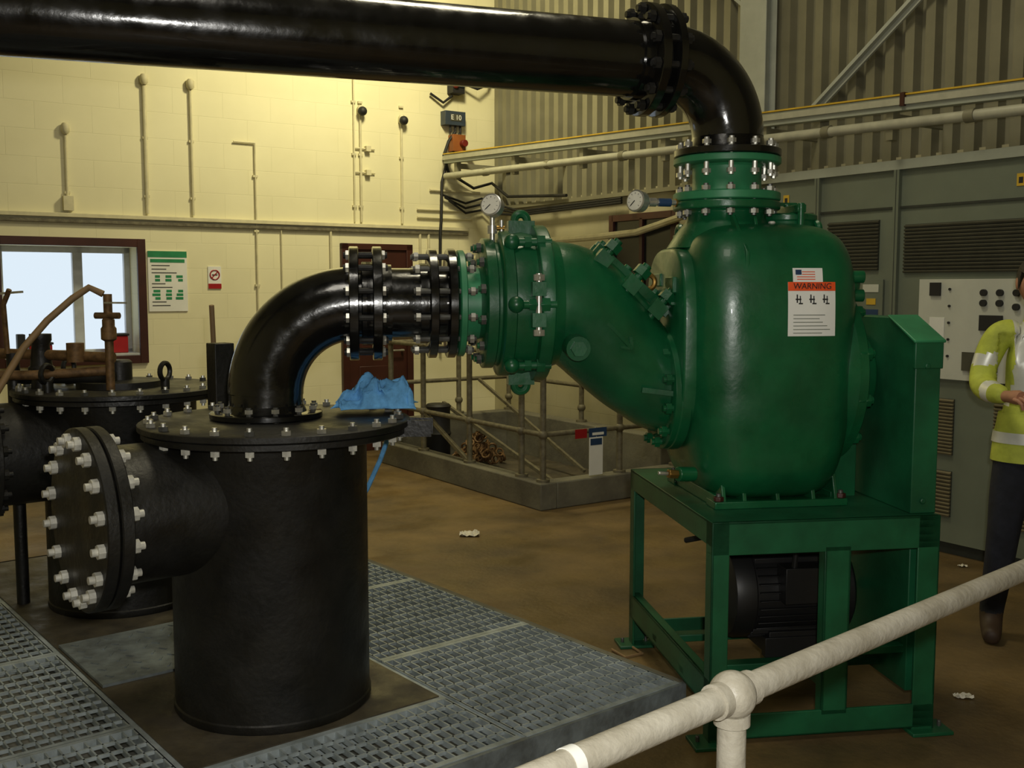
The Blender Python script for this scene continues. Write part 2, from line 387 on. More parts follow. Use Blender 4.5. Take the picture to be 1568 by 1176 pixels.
b.beam((xs,1.43,.55),(xs,2.2,.2),.03,.03,M_railb); b.beam((1.2,t0+.2,.55),(1.1,2.6,.03),.03,.03,M_railb); b.beam((.8,t0+.2,.75),(.8,2.6,.10),.025,.025,M_railb)
pr=b.done()
b=B('hanging_notice',ROOM)
b.bx(1.14,1.27,t1-.045,t1-.04,.21,.50,M_white); b.bx(1.15,1.26,t1-.04,t1-.038,.44,.49,M_blue)
b.bx(1.29,1.40,t1-.05,t1-.045,.50,.57,M_red); b.bx(1.10,1.27,t1-.048,t1-.044,.50,.57,M_blue)
b.bx(1.13,1.24,t1-.044,t1-.042,.515,.535,M_white)
b.tube([(1.2,t1-.045,.5),(1.2,t1-.06,.575)],.003,M_zinc,6)
b.done()
b=B('chain_pile',ROOM)
for i in range(110):
    a=random.uniform(0,2*pi); rr=random.uniform(0,.24); b.torus((1.15+rr*math.cos(a),1.5+rr*math.sin(a),.07+(.26-rr)*random.uniform(.1,1.1)),(random.uniform(-1,1),random.uniform(-1,1),random.uniform(-.6,1)),.035,.010,M_chain,10,6)
b.done()
b=B('black_drum',ROOM); b.lathe((1.37,1.15,.03),(0,0,1),[(.10,0),(.11,.02),(.11,.25),(.12,.27),(.11,.29),(.11,.5),(.12,.52),(.10,.54)],M_blackr,20); b.done()

# ------------------------------------------------------------------ platform and gratings
PH=.10
b=B('platform_slab',PLAT)
b.bx(.48,3.6,.80,1.77,0,PH,M_slab)
b.bx(-.02,.0,-.02,2.62,0,PH,M_plate); b.bx(0,3.6,-.03,0,0,PH,M_pit); b.bx(0,3.6,2.6,2.64,0,PH,M_pit)
b.bx(0,3.6,.78,.80,0,PH-.005,M_grat); b.bx(.46,.48,.8,1.77,0,PH-.005,M_grat); b.bx(0,3.6,1.77,1.79,0,PH-.005,M_grat); b.bx(3.58,3.6,0,2.6,0,PH,M_pit)
b.bx(0,3.58,0,.78,0,.006,M_under);b.bx(0,3.58,1.79,2.6,0,.006,M_under);b.bx(0,.46,.8,1.77,0,.006,M_under)
b.done()
def grating(name,q0,q1,a0,a1):
    b=B(name,PLAT); z1=PH+.002
    def bars(lo,hi,o0,o1,pit,th,dep,axis):
        k=int((hi-lo)/pit); 
        for i in range(k+1):
            x=lo+(hi-lo)*i/k
            if axis=='q': b.bx(o0,o1,x-th/2,x+th/2,z1-dep,z1,M_grat)
            else: b.bx(x-th/2,x+th/2,o0,o1,z1-dep,z1,M_grat)
    bars(a0,a1,q0,q1,.041,.006,.020,'q'); bars(q0,q1,a0,a1,.075,.008,.012,'a')
    for x in(a0+.004,a1-.004): b.bx(q0,q1,x-.005,x+.005,z1-.04,z1,M_grat)
    for x in(q0+.006,q1-.006): b.bx(x-.012,x+.012,a0,a1,z1-.04,z1+.001,M_grat)
    return b.done()
for i,(q0,q1) in enumerate(((0,.92),(.93,1.85),(1.86,2.78),(2.79,3.57))): grating('floor_grating' if i==0 else 'floor_grating.%03d'%i,q0,q1,.005,.775)
grating('floor_grating.004',.005,.455,.80,1.77)
for i,(q0,q1) in enumerate(((0,.92),(.93,1.85),(1.86,2.78),(2.79,3.57))): grating('floor_grating.%03d'%(5+i),q0,q1,1.795,2.595)
b=B('cover_plate',PLAT)
b.bx(1.35,1.93,1.02,1.76,PH+.001,PH+.012,M_plate)
for i in range(10):
    for j in range(6):
        b.beam((1.39+j*.09+(.02 if i%2 else 0),1.07+i*.07,PH+.014),(1.42+j*.09+(.02 if i%2 else 0),1.09+i*.07 if i%2 else 1.05+i*.07,PH+.014),.008,.005,M_plate)
b.done(.0)

# ------------------------------------------------------------------ tanks
def tank(name,q,a,eyes=False,rb=.355,lo=.0):
    b=B(name,PLAT)
    z0=PH;zt=1.15; dx=V((-.629,-.777,0)) # world +X in this frame
    b.lathe((q,a,z0),(0,0,1),[(rb+.0,0),(rb+.005,.01),(rb+.005,.03),(rb,.035),(rb,zt-z0-.06),(rb+.01,zt-z0-.045)],M_blackm,64)
    L0=V((q,a,0))+dx*lo
    b.lathe(L0+V((0,0,zt-.050)),(0,0,1),[(.47,0),(.475,.003),(.475,.021),(.47,.024)],M_blackm,64)
    b.lathe(L0+V((0,0,zt-.024)),(0,0,1),[(.483,0),(.487,.003),(.487,.021),(.483,.024)],M_blackm,64)
    u,w=V((1,0,0)),V((0,1,0)); nb=24
    for i in range(nb):
        an=2*pi*(i+.5)/nb; p=L0+(u*math.cos(an)+w*math.sin(an))*.448
        b.cyl(p+V((0,0,zt-.082)),p+V((0,0,zt+.026)),.009,M_zinc,n=8); b.cyl(p+V((0,0,zt-.07)),p+V((0,0,zt-.052)),.016,M_bwht,n=6); b.cyl(p+V((0,0,zt)),p+V((0,0,zt+.015)),.017,M_zinc if i%3 else M_bdark,n=6)
    zc=.868; o=V((q,a,zc)); e=.05
    b.cyl(o+V((0,.2,0)),o+V((0,.57+e,0)),.235,M_blackm,n=48)
    mb=M_bwht if not eyes else M_blackm
    b.lathe(o+V((0,.55+e,0)),(0,1,0),[(.30,0),(.305,.004),(.305,.036),(.30,.04)],M_blackm,56)
    b.lathe(o+V((0,.596+e,0)),(0,1,0),[(.30,0),(.305,.004),(.305,.036),(.30,.04)],M_blackm,56)
    u2,w2=fr(V((0,1,0)))
    for i in range(16):
        an=2*pi*(i+.5)/16; p=o+(u2*math.cos(an)+w2*math.sin(an))*.265+V((0,e,0))
        b.cyl(p+V((0,.51,0)),p+V((0,.675,0)),.013,mb,n=10)
        b.cyl(p+V((0,.634,0)),p+V((0,.657,0)),.0235,mb,n=8); b.cyl(p+V((0,.528,0)),p+V((0,.55,0)),.0235,mb,n=8)
    c=L0+dx*.49; sd=V((dx.y,-dx.x,0))
    for k in(-.04,.04): b.beam(c+sd*k-dx*.06+V((0,0,zt-.03)),c+sd*k+dx*.08+V((0,0,zt-.03)),.012,.06,M_blackm)
    b.cyl(c-sd*.05+dx*.05+V((0,0,zt-.03)),c+sd*.05+dx*.05+V((0,0,zt-.03)),.012,M_blackm,n=12)
    if eyes:
        for (dq,da) in((.3,.15),(-.28,-.12),(-.1,.36)):
            p=V((q+dq,a+da,zt)); b.cyl(p,p+V((0,0,.05)),.02,M_blackm); b.torus(p+V((0,0,.085)),(.7,.5,0),.04,.012,M_blackm,20,8)
        b.lathe((q,a,zt),(0,0,1),[(.2,0),(.2,.03),(.06,.035),(.06,.12),(.05,.13)],M_blackm,32)
    return b.done()
tank('black_strainer_tank',.870,1.28,lo=.03)
tank('black_strainer_tank.001',2.49,1.28,True)

# ------------------------------------------------------------------ suction pipe (stand frame)
def flange(b,x,ax,r,t,m,o=(0,0,0)):
    b.lathe(V(o),ax,[(r-.004,x),(r,x+.003),(r,x+t-.003),(r-.004,x+t)],m,44)
AX=V((-1,0,0)); yc=.5; zp=1.57
b=B('suction_pipe_elbow',STAND)
Re=.33; xe=-1.225; xt=xe-Re; zl=1.15
b.cyl((xt,yc,zl),(xt,yc,zp-Re),.135,M_black,n=48)
b.tube(arc((xe,yc,zp-Re),(-1,0,0),(0,0,1),Re,0,pi/2,28),.137,M_black,48)
flange(b,0,(0,0,1),.205,.022,M_black,(xt,yc,zl+.002)); b.cyl((xt,yc,zl+.02),(xt,yc,zl+.05),.15,M_black,r1=.137,n=36)
b.bolts((xt,yc,zl),(0,0,1),.178,12,-.01,.055,.009,M_bdark,M_zinc)
for x0,r in((-1.245,.212),(-1.20,.155),(-1.185,.155),(-1.16,.212)): flange(b,x0,(1,0,0),r,.035,M_black,(0,yc,zp))
b.bolts((-1.185,yc,zp),(1,0,0),.185,12,-.08,.08,.011,M_blackm,M_zinc)
b.cyl((xe,yc,zp),(-.86,yc,zp),.132,M_black,n=48)
b.cyl((-1.13,yc,zp),(-1.09,yc,zp),.145,M_black,n=36); b.cyl((-.985,yc,zp),(-.93,yc,zp),.15,M_black,n=36)
for x0 in(-.955,-.885): flange(b,x0,(1,0,0),.205,.032,M_black,(0,yc,zp))
b.bolts((-.90,yc,zp),(1,0,0),.18,12,-.115,.115,.010,M_bdark,M_zinc)
b.done()

b=B('check_valve',STAND)
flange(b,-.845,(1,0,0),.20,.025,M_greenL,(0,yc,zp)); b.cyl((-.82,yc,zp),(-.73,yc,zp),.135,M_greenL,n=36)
b.lathe((0,yc,zp),(1,0,0),[(.14,-.765),(.235,-.755),(.245,-.75),(.245,-.715),(.235,-.71),(.235,-.70),(.27,-.695),(.275,-.69),(.275,-.655),(.262,-.65),(.268,-.60),(.262,-.575),(.262,-.57),(.292,-.565),(.295,-.56),(.295,-.52),(.291,-.515),(.25,-.51),(.235,-.47)],M_green,64)
b.bolts((-.735,yc,zp),(1,0,0),.215,12,-.05,.03,.011,M_green,M_bdark)
for sg in(1,-1):
    z=zp+sg*.295
    b.box((-.60,yc,z-sg*.01),(.10,.05,.05),M_green); b.torus((-.60,yc,z+sg*.018),(0,1,0),.024,.016,M_green,20,8)
for an in (0,.9,-.9,pi,pi-.9,pi+.9):
    u=V((0,-math.cos(an),math.sin(an))); p=V((-.6,yc,zp))+u*.286
    b.cyl(p+V((-.075,0,0)),p+V((.085,0,0)),.015,M_green,n=12); b.sph(p+V((-.06,0,0)),.03,M_green,n=12,q=8)
    b.cyl(p+V((.03,0,0)),p+V((.06,0,0)),.027,M_green,n=6); b.cyl(p+V((-.015,0,0)),p+V((.01,0,0)),.022,M_green,n=6)
b.box((-.58,.215,zp+.055),(.05,.04,.05),M_green); b.box((-.58,.215,zp-.055),(.05,.04,.05),M_green)
b.cyl((-.58,.21,zp-.11),(-.58,.21,zp+.11),.012,M_zinc,n=10); 
for z_ in(zp+.095,zp-.10): b.cyl((-.58,.21,z_-.011),(-.58,.21,z_+.011),.022,M_zinc,n=6)
cp=[(-.51,zp,.232),(-.45,zp,.232),(-.39,zp-.02,.226),(-.32,zp-.075,.215),(-.24,zp-.16,.202),(-.16,zp-.24,.19),(-.10,zp-.29,.18),(-.05,1.245,.176),(-.01,1.235,.176)]
def cat(P,n):
    out=[]
    for i in range(len(P)-1):
        p0=P[max(i-1,0)];p1=P[i];p2=P[i+1];p3=P[min(i+2,len(P)-1)]
        for k in range(n):
            t=k/n; out.append(tuple(.5*((2*p1[j])+(-p0[j]+p2[j])*t+(2*p0[j]-5*p1[j]+4*p2[j]-p3[j])*t*t+(-p0[j]+3*p1[j]-3*p2[j]+p3[j])*t**3) for j in range(len(p1))))
    out.append(tuple(P[-1])); return out
cc=cat(cp,4)
b.tube([(x,yc,z) for x,z,r in cc],[r for x,z,r in cc],M_green,56)
flange(b,-.055,(1,0,0),.235,.03,M_green,(0,yc,1.235))
b.bolts((-.03,yc,1.235),(1,0,0),.208,12,-.065,.045,.013,M_green,M_green)
def tp(f,off,yy=0):
    i=int(f*(len(cc)-1)); x,z,r=cc[i]; x2,z2,_=cc[min(i+1,len(cc)-1)]; x1,z1,_=cc[max(i-1,0)]
    d=V((x2-x1,0,z2-z1)).normalized(); n=V((-d.z,0,d.x)); return V((x,yc+yy,z))+n*(r+off),d,n
p0_,d0_,n0_=tp(.14,.0);p1_,d1_,n1_=tp(.72,.0)
ds=(p1_-p0_).normalized(); ns=V((-ds.z,0,ds.x)); cm=(p0_+p1_)/2-ns*.012
R=[]
for (o_,k_) in((-.08,1.0),(.018,1.0),(.028,.97),(.036,.90)):
    R.append([cm+ds*(.20*k_*math.cos(2*pi*k/40))+V((0,1,0))*(.135*k_*math.sin(2*pi*k/40))+ns*o_ for k in range(40)])
b.rings(R,M_green)
for f,L in((-.15,.22),(-.01,.27),(.13,.22)):
    p=cm+ds*f+ns*.045; Rm=Matrix((ds,V((0,1,0)),ns)).transposed()
    b.box(p,(.045,L,.035),M_green,Rm)
    for yy in(-L/2,L/2): q=p+V((0,yy,0)); b.box(q-ns*.01,(.06,.05,.06),M_green,Rm); b.cyl(q-ns*.09,q+ns*.085,.018,M_green,n=10); b.cyl(q+ns*.035,q+ns*.07,.032,M_green,n=6)
for yy in(-.045,.045): b.beam(cm+ds*-.19+V((0,yy,0))+ns*.065,cm+ds*.19+V((0,yy,0))+ns*.065,.022,.04,M_green)
b.torus(cm+ds*.06+ns*.11,(0,1,0),.028,.010,M_brass,18,8)
b.cyl((-.43,.33,1.42),(-.43,.235,1.41),.045,M_green,n=20); b.cyl((-.43,.24,1.41),(-.43,.22,1.41),.03,M_green,n=6)
b.beam((-.17,.325,1.25),(-.05,.315,1.235),.03,.02,M_green)
a0=V((-.31,.292,1.50));a1=V((-.215,.299,1.405)); b.beam(a0,a1,.012,.014,M_green)
b.beam(a1,a1+V((-.045,.0,.008)),.012,.010,M_green); b.beam(a1,a1+V((-.006,-.0,.045)),.012,.010,M_green)
b.done(.003)
def gauge(name,loc,parts,face,Mx=STAND):
    b=B(name,Mx); face=V(face).normalized(); c=V(loc)
    for a_,b_ ,r,m in parts: b.cyl(a_,b_,r,m,n=12)
    b.lathe(c-face*.02,face,[(.036,0),(.040,.004),(.040,.03),(.042,.032),(.042,.04),(.037,.042)],M_zinc,28)
    b.cyl(c+face*.015,c+face*.0235,.036,M_gface,n=28)
    u,w=fr(face); b.beam(c+face*.024,c+face*.024+(u+w)*.018,.003,.003,M_txt)
    for k in range(9):
        a=-.75*pi+1.5*pi*k/8; d_=(u*math.sin(a)-w*math.cos(a)); b.beam(c+face*.0238+d_*.025,c+face*.0238+d_*.031,.002,.001,M_txt)
    return b.done()
gauge('pressure_gauge',(-.715,.43,1.93),[((-.715,.45,1.80),(-.715,.45,1.9),.010,M_zinc),((-.715,.45,1.83),(-.715,.45,1.86),.018,M_zinc),((-.715,.45,1.85),(-.67,.45,1.85),.009,M_brass),((-.68,.45,1.80),(-.68,.45,1.88),.008,M_zinc)],(-.5,-.8,.2))
gauge('pressure_gauge.001',(-.155,.45,1.955),[((-.13,.47,1.955),(.04,.49,1.955),.010,M_zinc),((-.07,.477,1.955),(-.02,.483,1.955),.016,M_blue),((-.11,.472,1.955),(-.08,.476,1.955),.017,M_zinc),((.0,.49,1.955),(.07,.5,1.955),.016,M_brass)],(-.8,-.6,.1))

# ------------------------------------------------------------------ pump
b=B('centrifugal_pump',STAND)
bcx,bcy=.322,.5; PN=3.7
TB=[(.845,.205,.25),(.87,.245,.29),(.93,.278,.33),(1.02,.302,.35),(1.15,.32,.364),(1.32,.331,.370),(1.48,.334,.369),(1.60,.333,.364),(1.70,.324,.350),(1.77,.306,.325),(1.82,.276,.288),(1.855,.22,.23),(1.872,.14,.15)]
tb=cat(TB,5)
def sect(z,hx,hy,n=PN,K=112,dx=0):
    out=[]
    for k in range(K):
        a=2*pi*k/K;c=math.cos(a);s_=math.sin(a)
        out.append(V((bcx+dx+hx*math.copysign(abs(c)**(2/n),c),bcy+hy*math.copysign(abs(s_)**(2/n),s_),z)))
    return out
b.rings([sect(*t) for t in tb],M_green)
def hxy(z):
    for i in range(len(tb)-1):
        if tb[i][0]<=z<=tb[i+1][0]:
            f=(z-tb[i][0])/(tb[i+1][0]-tb[i][0]); return tb[i][1]+f*(tb[i+1][1]-tb[i][1]),tb[i][2]+f*(tb[i+1][2]-tb[i][2])
    return tb[-1][1:]
def fy(x,z,n=PN):
    hx,hy=hxy(z); return bcy-hy*(1-min(.999,abs((x-bcx)/hx))**n)**(1/n)
# raised suction-side cover with rounded corners
R=[]
for x_,k_ in((.03,1.0),(-.022,1.0),(-.030,.985),(-.034,.96)):
    R.append([V((x_,bcy+.255*k_*math.copysign(abs(math.cos(a))**(2/3.2),math.cos(a)),1.42+.36*k_*math.copysign(abs(math.sin(a))**(2/3.2),math.sin(a)))) for a in [2*pi*i/64 for i in range(64)]])
b.rings(R,M_green)
b.lathe((0,yc,1.235),(1,0,0),[(.232,-.034),(.238,-.030),(.238,.01),(.225,.018),(.21,.05),(.23,.14)],M_green,44)
b.lathe((.21,yc,0),(0,0,1),[(.23,1.78),(.185,1.85),(.155,1.885),(.147,1.92),(.16,1.932)],M_green,40)
flange(b,1.927,(0,0,1),.205,.032,M_green,(.21,yc,0))
b.lathe((0,yc,1.30),(1,0,0),[(.30,.55),(.355,.60),(.36,.605),(.36,.64),(.355,.645),(.30,.65),(.20,.67),(.16,.70)],M_green,56)
b.bolts((.625,yc,1.30),(1,0,0),.335,12,-.03,.05,.016,M_green,M_green)
b.lathe((0,yc-.06,1.29),(1,0,0),[(.16,.62),(.165,.65),(.165,.735),(.158,.745),(.12,.75),(.06,.752)],M_green,36)
b.beam((.63,.44,1.0),(.72,.44,1.0),.12,.42,M_green)
for an in range(4):
    a=an*pi/2+.4; b.beam((.64,yc+.22*math.cos(a),1.29+.22*math.sin(a)),(.72,yc+.12*math.cos(a),1.27+.12*math.sin(a)),.02,.05,M_green)
b.prism([(.165,fy(.165,1.62)+.004,1.60),(.165,fy(.165,1.62)+.05,1.60),(.165,.34,1.90),(.165,.315,1.90),(.165,fy(.165,1.76)-.016,1.76)],(.014,0,0),M_green)
b.prism([(.255,.33,1.83),(.255,.33,1.90),(.255,.28,1.80)],(.014,0,0),M_green)
b.lathe((.46,.5,0),(0,0,1),[(.12,1.80),(.11,1.885),(.115,1.89),(.115,1.91),(.105,1.915)],M_green,32)
b.beam((.46,.36,1.93),(.46,.64,1.93),.035,.03,M_green); b.cyl((.46,.5,1.915),(.46,.5,1.955),.016,M_green); b.beam((.42,.5,1.955),(.50,.5,1.955),.013,.013,M_green)
for yy in(.37,.63): b.cyl((.46,yy,1.86),(.46,yy,1.95),.014,M_green)
for (x,yy) in((.545,.42),(.10,.74)):
    b.box((x,yy,1.80),(.03,.09,.09),M_green); b.torus((x,yy,1.85),(1,0,0),.028,.014,M_green,20,8)
b.lathe((.38,.36,1.80),(0,0,1),[(.03,0),(.03,.05),(.02,.06)],M_green,20); b.lathe((.34,.36,1.79),(0,0,1),[(.02,0),(.02,.06),(.012,.09)],M_bwht,16)
for z in(1.60,1.67): b.cyl((.60,.28,z),(.672,.27,z),.024,M_green,n=14)
b.sph((.64,.33,1.64),.045,M_green,(1,1,1.3))
b.box((-.038,.40,1.64),(.02,.10,.06),M_green); b.box((-.038,.40,1.57),(.02,.06,.015),M_green); b.box((-.036,.60,1.66),(.01,.12,.05),M_green)
b.cyl((.03,.30,.93),(-.04,.28,.935),.028,M_green,n=16); b.cyl((-.04,.28,.935),(-.08,.27,.94),.018,M_brass,n=6); b.cyl((-.08,.27,.94),(-.12,.26,.945),.008,M_zinc,n=8)
b.bx(.08,.60,.20,.30,.8125,.84,M_green); b.bx(.08,.60,.70,.80,.8125,.84,M_green); b.bx(.09,.13,.24,.76,.8125,.86,M_green); b.bx(.55,.59,.24,.76,.8125,.86,M_green)
for x in(.12,.20,.33,.47,.56): b.prism([(x-.008,.21,.835),(x-.008,.34,.835),(x-.008,.34,.98),(x-.008,.24,.93)],(.016,0,0),M_green)
for x in(.10,.58):
    for yy in(.22,.78): b.cyl((x,yy,.8125),(x,yy,.87),.010,M_bdark,n=8); b.cyl((x,yy,.84),(x,yy,.858),.02,M_brown,n=6)
pump=b.done(.003)
b=B('warning_label',STAND)
def lab(x0,x1,z0,z1,m,off):
    nx,nz=8,8; vs=[];fs=[]
    for j in range(nz+1):
        for i in range(nx+1):
            x=x0+(x1-x0)*i/nx; z=z0+(z1-z0)*j/nz; vs.append(V((x,fy(x,z)-off,z)))
    for j in range(nz):
        for i in range(nx):
            k=j*(nx+1)+i; fs.append((k,k+1,k+nx+2,k+nx+1))
    b.add(vs,fs,m)
lab(.315,.50,1.455,1.65,M_white,.002); lab(.315,.50,1.618,1.65,M_orange,.003); lab(.335,.45,1.65,1.70,M_white,.002)
for k in range(4): lab(.37 if k>1 else .35,.42,1.658+k*.009,1.661+k*.009,M_orange,.003)
lab(.345,.368,1.676,1.694,M_blue,.0035)
for k in range(6): lab(.335,.335+random.uniform(.1,.145),1.465+k*.013,1.4675+k*.013,M_cab,.003)
for k in range(3):
    x=.335+k*.052
    lab(x+.012,x+.017,1.575,1.605,M_txt,.003); lab(x+.008,x+.03,1.585,1.590,M_txt,.003); lab(x+.02,x+.036,1.57,1.575,M_txt,.003); lab(x+.024,x+.028,1.575,1.60,M_txt,.003)
lbl=b.done(recalc=False,parent=pump)
zz=1.634; yy=fy(.41,zz)-.006
text(lbl,'label_text','WARNING',Matrix.Translation((.4075,yy,zz))@Matrix.Rotation(pi/2+.08,4,'X'),.030,M_txt,.0005)

# belt guard
b=B('belt_guard',STAND)
gx0,gx1=.757,.855
b.prism([(gx0,.03,.813),(gx0,.03,1.44),(gx0,.22,1.52),(gx0,.55,1.52),(gx0,.68,1.42),(gx0,.68,.813)],(gx1-gx0,0,0),M_greenS)
b.prism([(gx0-.012,.022,1.432),(gx0-.012,.22,1.522),(gx0-.012,.22,1.53),(gx0-.012,.018,1.442)],(gx1-gx0+.024,0,0),M_greenL)  # paler green puts the light falling on the sloping top into the colour
b.prism([(gx0-.006,.024,1.34),(gx0-.006,.024,1.44),(gx0-.006,.04,1.44),(gx0-.006,.04,1.34)],(gx1-gx0+.012,0,0),M_greenS)
for z in(.86,1.35): b.cyl((.80,.03,z),(.80,.018,z),.012,M_greenS,n=6)
b.done(.004)

# ------------------------------------------------------------------ stand
b=B('pump_stand',STAND)
W,D,Z=.86,1.10,.812; m=M_greenS
b.bx(0,W,0,D,Z-.012,Z,m)
b.bx(0,W,0,.012,Z-.12,Z-.0,m); b.bx(0,W,.012,.05,Z-.12,Z-.11,m); b.bx(0,W,D-.012,D,Z-.12,Z,m); b.bx(0,.012,.0,D,Z-.09,Z,m); b.bx(W-.012,W,0,D,Z-.09,Z,m)
def angle(x,y,dx,dy,z0,z1,w=.065,t=.01):
    b.bx(x,x+dx*w,y,y+dy*t,z0,z1,m); b.bx(x,x+dx*t,y,y+dy*w,z0,z1,m)
angle(0,0,1,1,0,Z); angle(W,0,-1,1,0,Z,.085); angle(0,D,1,-1,0,Z); angle(W,D,-1,-1,0,Z)
b.bx(.42,.52,0,.012,.09,Z-.1,m); b.bx(.42,.432,0,.05,.09,Z-.1,m); b.bx(.508,.52,0,.05,.09,Z-.1,m)
b.bx(0,W,0,.012,.02,.11,m); b.bx(0,W,0,.06,.02,.03,m)
b.bx(0,W,D-.012,D,.02,.11,m); 
b.bx(0,.012,0,D,.13,.24,m); b.bx(0,.045,0,D,.13,.142,m); b.bx(0,.045,0,D,.228,.24,m); b.bx(W-.012,W,0,D,.14,.235,m)
b.bx(.0,W,.30,.36,.15,.18,m); b.bx(0,W,.66,.72,.15,.18,m); b.bx(.52,.58,.2,.85,.10,.15,m)
b.bx(.62,.84,.12,.17,.26,.29,m)
b.bx(.80,.85,.10,.70,.12,.68,M_greenS)
for (x,y) in((.02,.02),(W-.02,.02),(.02,D-.02),(W-.02,D-.02)):
    b.bx(x-.08,x+.08,y-.06,y+.06,0,.014,m); 
    for k in(-.055,.055): b.cyl((x+k,y,0),(x+k,y,.035),.008,M_bdark,n=8)
b.done(.003)
b=B('electric_motor',STAND)
mx_=.13
b.lathe((mx_,.5,.42),(1,0,0),[(.05,.06),(.13,.075),(.18,.09),(.19,.12),(.19,.17),(.178,.175),(.178,.53),(.19,.535),(.19,.57),(.17,.585),(.06,.60),(.02,.605),(.02,.66)],M_motor,40)
for i in range(36):
    a=2*pi*i/36; c,s_=math.cos(a),math.sin(a); b.beam((mx_+.18,.5+.185*c,.42+.185*s_),(mx_+.53,.5+.185*c,.42+.185*s_),.004 if abs(c)<.7 else .02,.02 if abs(c)<.7 else .004,M_motor)
b.bx(mx_+.22,mx_+.50,.35,.39,.181,.26,M_motor); b.bx(mx_+.22,mx_+.50,.61,.65,.181,.26,M_motor); b.bx(mx_+.24,mx_+.48,.36,.64,.181,.28,M_motor)
b.bx(mx_+.26,mx_+.42,.26,.35,.42,.56,M_motor)
b.tube([(mx_+.3,.28,.56),(mx_+.3,.26,.66),(mx_+.2,.3,.69),(mx_+.1,.4,.68),(.1,.6,.6)],.012,M_blackr,8)
b.done(.003)

# ------------------------------------------------------------------ discharge
b=B('discharge_spool',STAND)
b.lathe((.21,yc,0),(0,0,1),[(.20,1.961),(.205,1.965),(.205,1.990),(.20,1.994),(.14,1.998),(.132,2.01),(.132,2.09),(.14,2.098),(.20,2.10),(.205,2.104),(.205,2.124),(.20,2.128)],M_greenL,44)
b.bolts((.21,yc,1.96),(0,0,1),.178,12,-.06,.06,.010,M_bdark,M_zinc)
b.done(.0)
b=B('discharge_pipe',STAND)
Rd=.27; z0=2.205; dd=V((-.983,-.182,0)).normalized()
flange(b,2.130,(0,0,1),.205,.028,M_black,(.21,yc,0))
b.cyl((.21,yc,2.155),(.21,yc,z0),.15,M_black,r1=.137,n=36)
b.bolts((.21,yc,2.13),(0,0,1),.178,12,-.08,.06,.010,M_zinc,M_zinc)
o=V((.21,yc,z0))+dd*Rd
pp=arc(o,-dd,V((0,0,1)),Rd,0,pi/2,28)
pz=z0+Rd; e0=V((.21,yc,pz))+dd*Rd
b.tube(pp,.137,M_black,48)
b.cyl(e0,e0+dd*5.0,.137,M_black,n=64)
for t,r,h in((.01,.205,.03),(.042,.15,.03),(.075,.205,.035)): flange(b,t,dd,r,h,M_black,e0)
b.bolts(e0+dd*.06,dd,.18,12,-.08,.085,.013,M_blackm,M_blackm)
b.cyl(e0+dd*.11,e0+dd*.15,.148,M_black,n=36)
p=e0+dd*4.4; b.torus(p,dd,.142,.012,M_blackm); b.cyl(p+V((0,0,.14)),(p.x,p.y,H),.012,M_blackm)
b.done()

# ------------------------------------------------------------------ foreground handrail
b=B('handrail')
d=V((.747,.665,0)).normalized(); c0=V((.372,1.70,.945))
b.tube([c0-d*.75,c0-d*.03],.0245,M_rail,24); b.tube([c0+d*.03,c0+d*1.72],.0245,M_rail,24)
for t in(0,-.75,1.72):
    p=c0+d*t; b.sph(p,.041,M_rail,n=32,q=20); b.cyl(p,(p.x,p.y,0),.0245,M_rail,n=24); b.cyl(p-V((0,0,.03)),p-V((0,0,.05)),.031,M_rail,n=24)
    b.cyl((p.x,p.y,0),(p.x,p.y,.012),.07,M_rail,n=20)
    for s_ in(-1,1): b.cyl(p+d*s_*.03,p+d*s_*.05,.030,M_rail,n=24)
b.cyl(c0-d*.395,c0-d*.375,.0262,M_white,n=24)
b.done()

# ------------------------------------------------------------------ fittings by second tank
b=B('valve_pipework')
b.cyl((-1.88,4.85,1.152),(-1.88,4.85,1.60),.02,M_chain,n=14); b.lathe((-1.88,4.85,1.38),(0,0,1),[(.02,0),(.035,.01),(.035,.06),(.028,.07),(.028,.10),(.02,.11)],M_chain,16)
b.cyl((-1.94,4.85,1.50),(-1.82,4.83,1.50),.015,M_chain,n=12); b.beam((-1.88,4.82,1.56),(-1.77,4.78,1.56),.018,.008,M_zinc)
b.tube([(-1.90,4.85,1.60),(-1.96,4.84,1.63),(-2.03,4.82,1.58),(-2.12,4.75,1.48),(-2.20,4.68,1.36),(-2.28,4.55,1.15),(-2.33,4.45,.98)],.016,M_hose,12)
b.tube([(-1.88,4.9,1.30),(-2.2,4.95,1.31),(-2.7,5.0,1.32)],.025,M_chain,14)
b.tube([(-1.88,4.9,1.24),(-2.2,4.75,1.23),(-2.7,4.75,1.23)],.022,M_chain,14)
b.tube([(-1.9,4.95,1.20),(-2.2,4.98,1.20),(-2.7,5.0,1.19)],.03,M_blackm,14)
b.lathe((-2.25,4.96,1.20),(0,0,1),[(.05,-.05),(.05,0),(.06,.01),(.06,.05),(.05,.06),(.04,.16),(.05,.18),(.05,.21)],M_blackm,20)
b.tube([(-2.38,4.9,1.32),(-2.38,4.88,1.55),(-2.34,4.86,1.62)],.012,M_chain,10); b.beam((-2.42,4.88,1.6),(-2.28,4.86,1.61),.018,.01,M_zinc)
b.cyl((-2.06,4.9,1.28),(-2.06,4.9,1.37),.04,M_chain,n=16)
b.cyl((-2.38,4.95,0),(-2.38,4.95,1.32),.03,M_blackm,n=14)
b.done()
b=B('steel_post',frame2((-1.27,4.52),.7)); b.bx(-.045,.045,-.045,.045,PH,1.39,M_blackm); b.bx(-.09,.09,-.09,.09,PH,.12,M_blackm); b.done(.004)
b=B('wooden_stick'); b.tube([(-1.42,5.05,PH),(-1.36,4.72,1.55)],.012,M_hose,8); b.done()

